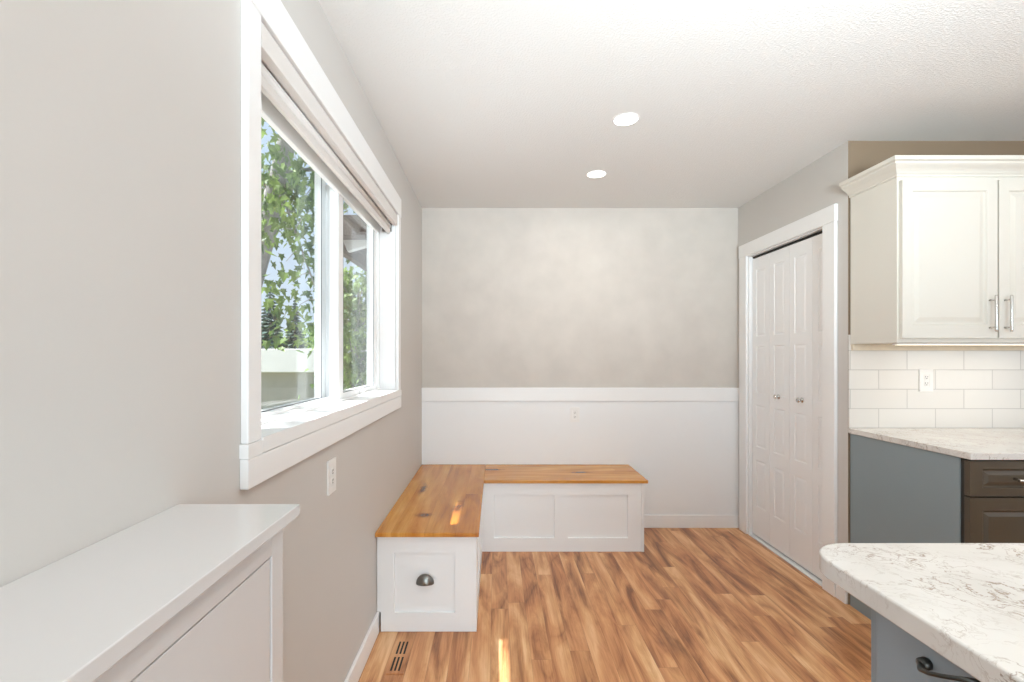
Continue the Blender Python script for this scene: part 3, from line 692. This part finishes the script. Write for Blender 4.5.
for (y0, y1) in ((0.30, 0.780), (-0.19, 0.297), (-0.68, -0.193)):
    d = MB().box(0.631, 0.6495, y0, y1, 0.60, 0.887).build('drawer_front', M['slate_light'], ic, bevel=0.0015)
    MB().box(0.631, 0.6495, y0, y1, 0.115, 0.597).build('cabinet_door', M['slate_light'], ic, bevel=0.0015)
    if y1 > 0.7:
        pts = [(0.632, 0.686, 0.859), (0.618, 0.684, 0.858), (0.607, 0.672, 0.860), (0.603, 0.655, 0.866), (0.603, 0.636, 0.875), (0.606, 0.622, 0.882), (0.615, 0.612, 0.886), (0.632, 0.606, 0.886)]
        h = MB().tube(pts, [0.005, 0.005, 0.0036, 0.003, 0.003, 0.003, 0.0034, 0.0034], 14)
        h.lathe([(0, 0), (0.008, 0), (0.009, 0.004), (0.0075, 0.012), (0, 0.014)], 20, Matrix.Translation((0.631, 0.686, 0.859)) @ Matrix.Rotation(-PI / 2, 4, 'Y'))
        h.build('arched_pull', M['pewter_dark'], d, smooth=True)

# ------------------------------------------------------------------ outdoors
GZ = -0.45
struct(MB().box(-40, -0.78, -20, 60, GZ - 0.2, GZ).build('ground', M['grass']))
struct(MB().box(-1.22, XL - 0.2, -4, 4.2, 2.61, 2.64).box(-1.25, -1.22, -4, 4.2, 2.60, 2.74).build('eave_soffit', M['soffit']))
struct(MB().box(-4.2, -0.78, -6, 6.5, GZ, GZ + 0.04).build('ground_bounce_paving', M['paving']))  # unseen slab added to bounce neutral light up to the eave and window
pr = tag(thing('porch_roof', (-1.2, 5.4, 2.38)), 'dark brown porch roof with a white rafter seen through the far window pane', 'porch roof')
MB().box(-1.68, -0.75, 4.7, 7.2, 2.52, 2.72).box(-1.68, -1.60, 4.7, 7.2, 2.40, 2.52).build('roof_slab', M['brown_soffit'], pr)
MB().prism([(-1.6, 4.9, 2.52), (-1.35, 4.9, 2.52), (-1.35, 4.9, 2.46), (-1.55, 4.9, 2.40)], (0, 0.08, 0)).build('rafter_tail', M['fascia'], pr)
nb = thing('neighbouring_garage', (-7.0, 14.0, GZ), 'low taupe neighbouring garage with a broad white fascia beyond the garden', 'garage')
g = MB().box(-13.5, -4.6, 14.1, 19, GZ, 0.9).build('garage_wall', M['stucco'], nb)
MB().box(-13.8, -4.4, 13.9, 14.1, 0.82, 1.52).box(-13.8, -4.4, 14.1, 19.2, 1.40, 1.52).build('fascia', M['fascia'], nb, bevel=0.02)

random.seed(11)
LEAF = [(0, 0), (0.10, 0.10), (0.42, 0.02), (0.30, 0.28), (0.50, 0.55), (0.24, 0.55), (0.16, 0.78), (0, 1.05), (-0.16, 0.78), (-0.24, 0.55), (-0.50, 0.55), (-0.30, 0.28), (-0.42, 0.02), (-0.10, 0.10)]
def add_leaf(bm, p, size, outline=LEAF):
    yaw = random.uniform(0, 2 * PI); droop = random.uniform(-1.9, -0.3); roll = random.uniform(-0.6, 0.6)
    mt = Matrix.Translation(p) @ Matrix.Rotation(yaw, 4, 'Z') @ Matrix.Rotation(droop, 4, 'X') @ Matrix.Rotation(roll, 4, 'Y') @ Matrix.Scale(size, 4)
    c = bm.verts.new(mt @ Vector((0, 0.4, -0.06)))
    vs = [bm.verts.new(mt @ Vector((x, y, abs(x) * 0.25))) for x, y in outline]
    for i in range(len(vs)): bm.faces.new((c, vs[i], vs[(i + 1) % len(vs)]))
GAPS = [(Vector(q), r) for q, r in (((0.0, 2.04, 0), 0.13), ((0.02, 1.925, 0), 0.12), ((-0.25, 2.36, 0.482), 0.15), ((-0.10, 2.62, 0.2), 0.10))]
def in_gap(p):
    for q, r in GAPS:          # openings in the crown that let the sun through
        d = Vector(p) - q
        if (d - SUN_DIR * d.dot(SUN_DIR)).length < r: return True
    return False
def cluster(bm, p, n, r, size):
    for _ in range(n):
        q = Vector((random.gauss(0, 1), random.gauss(0, 1), random.gauss(0, 0.75))) * r * 0.55
        if in_gap(Vector(p) + q): continue
        add_leaf(bm, Vector(p) + q, size * random.uniform(0.75, 1.2))
def bez(a, b, c, n=8):
    a, b, c = Vector(a), Vector(b), Vector(c)
    return [a * (1 - t) ** 2 + b * 2 * t * (1 - t) + c * t * t for t in [i / n for i in range(n + 1)]]

tree = thing('maple_tree', (-3.75, 6.7, GZ), 'leafy green maple with a leaning grey limb close outside the window', 'tree')
tk = MB()
trunk = [(-3.8, 6.75, GZ), (-3.72, 6.65, 1.0), (-3.45, 6.5, 2.1), (-3.15, 6.4, 2.9), (-2.92, 6.3, 3.65), (-2.72, 6.2, 4.3), (-2.45, 5.9, 5.2), (-2.2, 5.5, 6.2)]
tk.tube(trunk, [0.24, 0.18, 0.15, 0.13, 0.12, 0.115, 0.09, 0.04], 14)
lv = MB()
branches = [((-2.9, 6.3, 3.7), (-2.7, 5.6, 3.6), (-2.02, 5.4, 1.95)),
            ((-2.9, 6.3, 3.7), (-2.3, 6.3, 4.0), (-1.9, 5.9, 3.3)),
            ((-3.2, 6.4, 2.9), (-3.3, 5.2, 3.4), (-2.6, 4.6, 2.8)),
            ((-2.72, 6.2, 4.3), (-2.5, 5.0, 5.1), (-2.2, 3.6, 4.6)),
            ((-2.5, 5.95, 5.1), (-2.3, 4.2, 6.2), (-2.9, 2.6, 5.6)),
            ((-2.72, 6.2, 4.3), (-3.6, 5.4, 5.4), (-4.4, 4.2, 5.2)),
            ((-2.2, 5.5, 6.2), (-2.6, 3.8, 6.8), (-3.1, 1.9, 6.3)),
            ((-3.15, 6.4, 2.9), (-3.6, 7.2, 4.0), (-3.9, 8.2, 4.4)),
            ((-2.45, 5.9, 5.2), (-2.0, 6.8, 5.6), (-2.2, 8.2, 4.6))]
for bi, (a, b, c) in enumerate(branches):
    pts = bez(a, b, c, 10)
    r0 = 0.035 if bi != 0 else 0.03
    tk.tube(pts, [r0 * (1 - 0.75 * i / 10) for i in range(11)], 8)
    for i in range(2, 11):
        for _ in range(2 if bi in (0, 1, 2) else 5):
            off = Vector((random.gauss(0, 0.25), random.gauss(0, 0.35), random.gauss(-0.08, 0.22))) * (0.55 if bi == 0 else 1.15)
            q = pts[i] + off
            tk.tube([pts[i], pts[i].lerp(q, 0.5) + Vector((0, 0, 0.04)), q], [0.008, 0.005, 0.003], 5)
            cluster(lv.bm, q, random.randint(6, 11) if bi != 0 else random.randint(3, 6), 0.26, 0.115)
# unseen high foliage added to break up the sun before the window
for _ in range(110):
    q = (random.uniform(-4.6, -2.7), random.uniform(-0.8, 2.6), random.uniform(5.3, 7.0))
    cluster(lv.bm, q, 12, 0.34, 0.125)
# the low hanging tip and the screen of foliage by the limb
for (x, y, z, n, r) in ((-2.35, 5.5, 1.95, 16, 0.30), (-2.15, 5.5, 1.80, 14, 0.25), (-2.5, 5.6, 1.62, 10, 0.2), (-2.65, 5.7, 1.50, 6, 0.14), (-2.35, 5.6, 1.45, 5, 0.10), (-2.1, 5.5, 1.42, 4, 0.09),
                       (-2.05, 5.2, 2.9, 22, 0.35), (-2.0, 5.3, 3.4, 26, 0.4), (-2.45, 5.7, 3.1, 20, 0.35), (-2.65, 5.4, 2.6, 20, 0.3), (-2.3, 5.0, 3.0, 14, 0.3), (-2.75, 5.6, 3.9, 14, 0.3),
                       (-2.2, 5.4, 2.45, 14, 0.28), (-2.8, 5.8, 2.2, 14, 0.25), (-2.4, 5.9, 3.6, 34, 0.45), (-2.35, 5.5, 3.25, 26, 0.4), (-2.1, 5.2, 2.6, 20, 0.3), (-2.6, 6.0, 3.3, 18, 0.3), (-2.5, 5.5, 1.9, 16, 0.25)):
    cluster(lv.bm, (x, y, z), n, r, 0.115)
tk.build('trunk', M['bark'], tree, smooth=True)
lv.build('foliage', M['leaf'], tree)

s2 = thing('leafy_shrub_tree', (-2.75, 9.0, GZ), 'bushy bright green shrub tree behind the far window pane', 'tree')
tk = MB(); lv = MB()
tk.tube([(-2.75, 9.0, GZ), (-2.7, 8.95, 0.8), (-2.6, 8.9, 2.6)], [0.07, 0.05, 0.02], 10)
for i in range(150):
    th = random.uniform(0, 2 * PI); u = random.uniform(0, 1); rr = 0.62 * math.sqrt(random.random())
    z = 0.2 + 2.7 * u
    q = Vector((-2.62 + rr * math.cos(th), 8.9 + rr * math.sin(th) * 0.8, z))
    if i % 4 == 0: tk.tube([(-2.68, 8.93, max(0.2, z - 0.5)), q], [0.02, 0.006], 5)
    cluster(lv.bm, q, 15, 0.24, 0.12)
tk.build('trunk', M['bark'], s2, smooth=True); lv.build('foliage', M['leaf2'], s2)

def spruce(x, y, h, w_, label):
    o = thing('spruce_tree', (x, y, GZ), label, 'tree', None)
    MB().tube([(x, y, GZ), (x, y, GZ + h * 0.96)], [0.16, 0.02], 10).build('trunk', M['bark'], o)
    m = MB(); layers = 30
    for k in range(layers):
        t = k / (layers - 1); zz = GZ + h * (0.10 + 0.88 * t); r = w_ * (1 - t) ** 0.9 + 0.06
        nb_ = 11
        for j in range(nb_):
            a_ = 2 * PI * (j + random.random() * 0.7) / nb_; rr = r * random.uniform(0.7, 1.15); ca, sa = math.cos(a_), math.sin(a_)
            tip = Vector((x + rr * ca, y + rr * sa, zz - 0.20 * rr)); root = Vector((x, y, zz + 0.10)); mid = root.lerp(tip, 0.55) + Vector((0, 0, 0.02)); sd_ = Vector((-sa, ca, 0)) * (0.16 * rr + 0.05)
            vv = [m.bm.verts.new(p) for p in (root, mid + sd_, tip, mid - sd_, mid - Vector((0, 0, 0.10 + 0.1 * rr)))]
            for f in ((0, 1, 4), (1, 2, 4), (2, 3, 4), (3, 0, 4), (0, 3, 2), (0, 2, 1)): m.bm.faces.new([vv[i] for i in f])
    m.build('foliage', M['spruce'], o)
spruce(-12.0, 25, 5.8, 1.25, 'tall narrow dark spruce seen low in the left window pane above the white fascia')
spruce(-12.4, 29, 5.4, 1.1, 'smaller distant spruce right of the tall one through the left window pane')
hd = thing('distant_hedge', (-11, 33, GZ), 'soft green mass of distant trees above the white fascia', 'hedge')
lv = MB()
for i in range(260):
    q = Vector((random.uniform(-18, -7), random.uniform(32, 35), GZ + 0.8 + random.random() ** 0.8 * (2.2 + math.sin(i) * 0.8)))
    cluster(lv.bm, q, 8, 0.8, 0.42)
lv.build('foliage', M['leaf2'], hd)
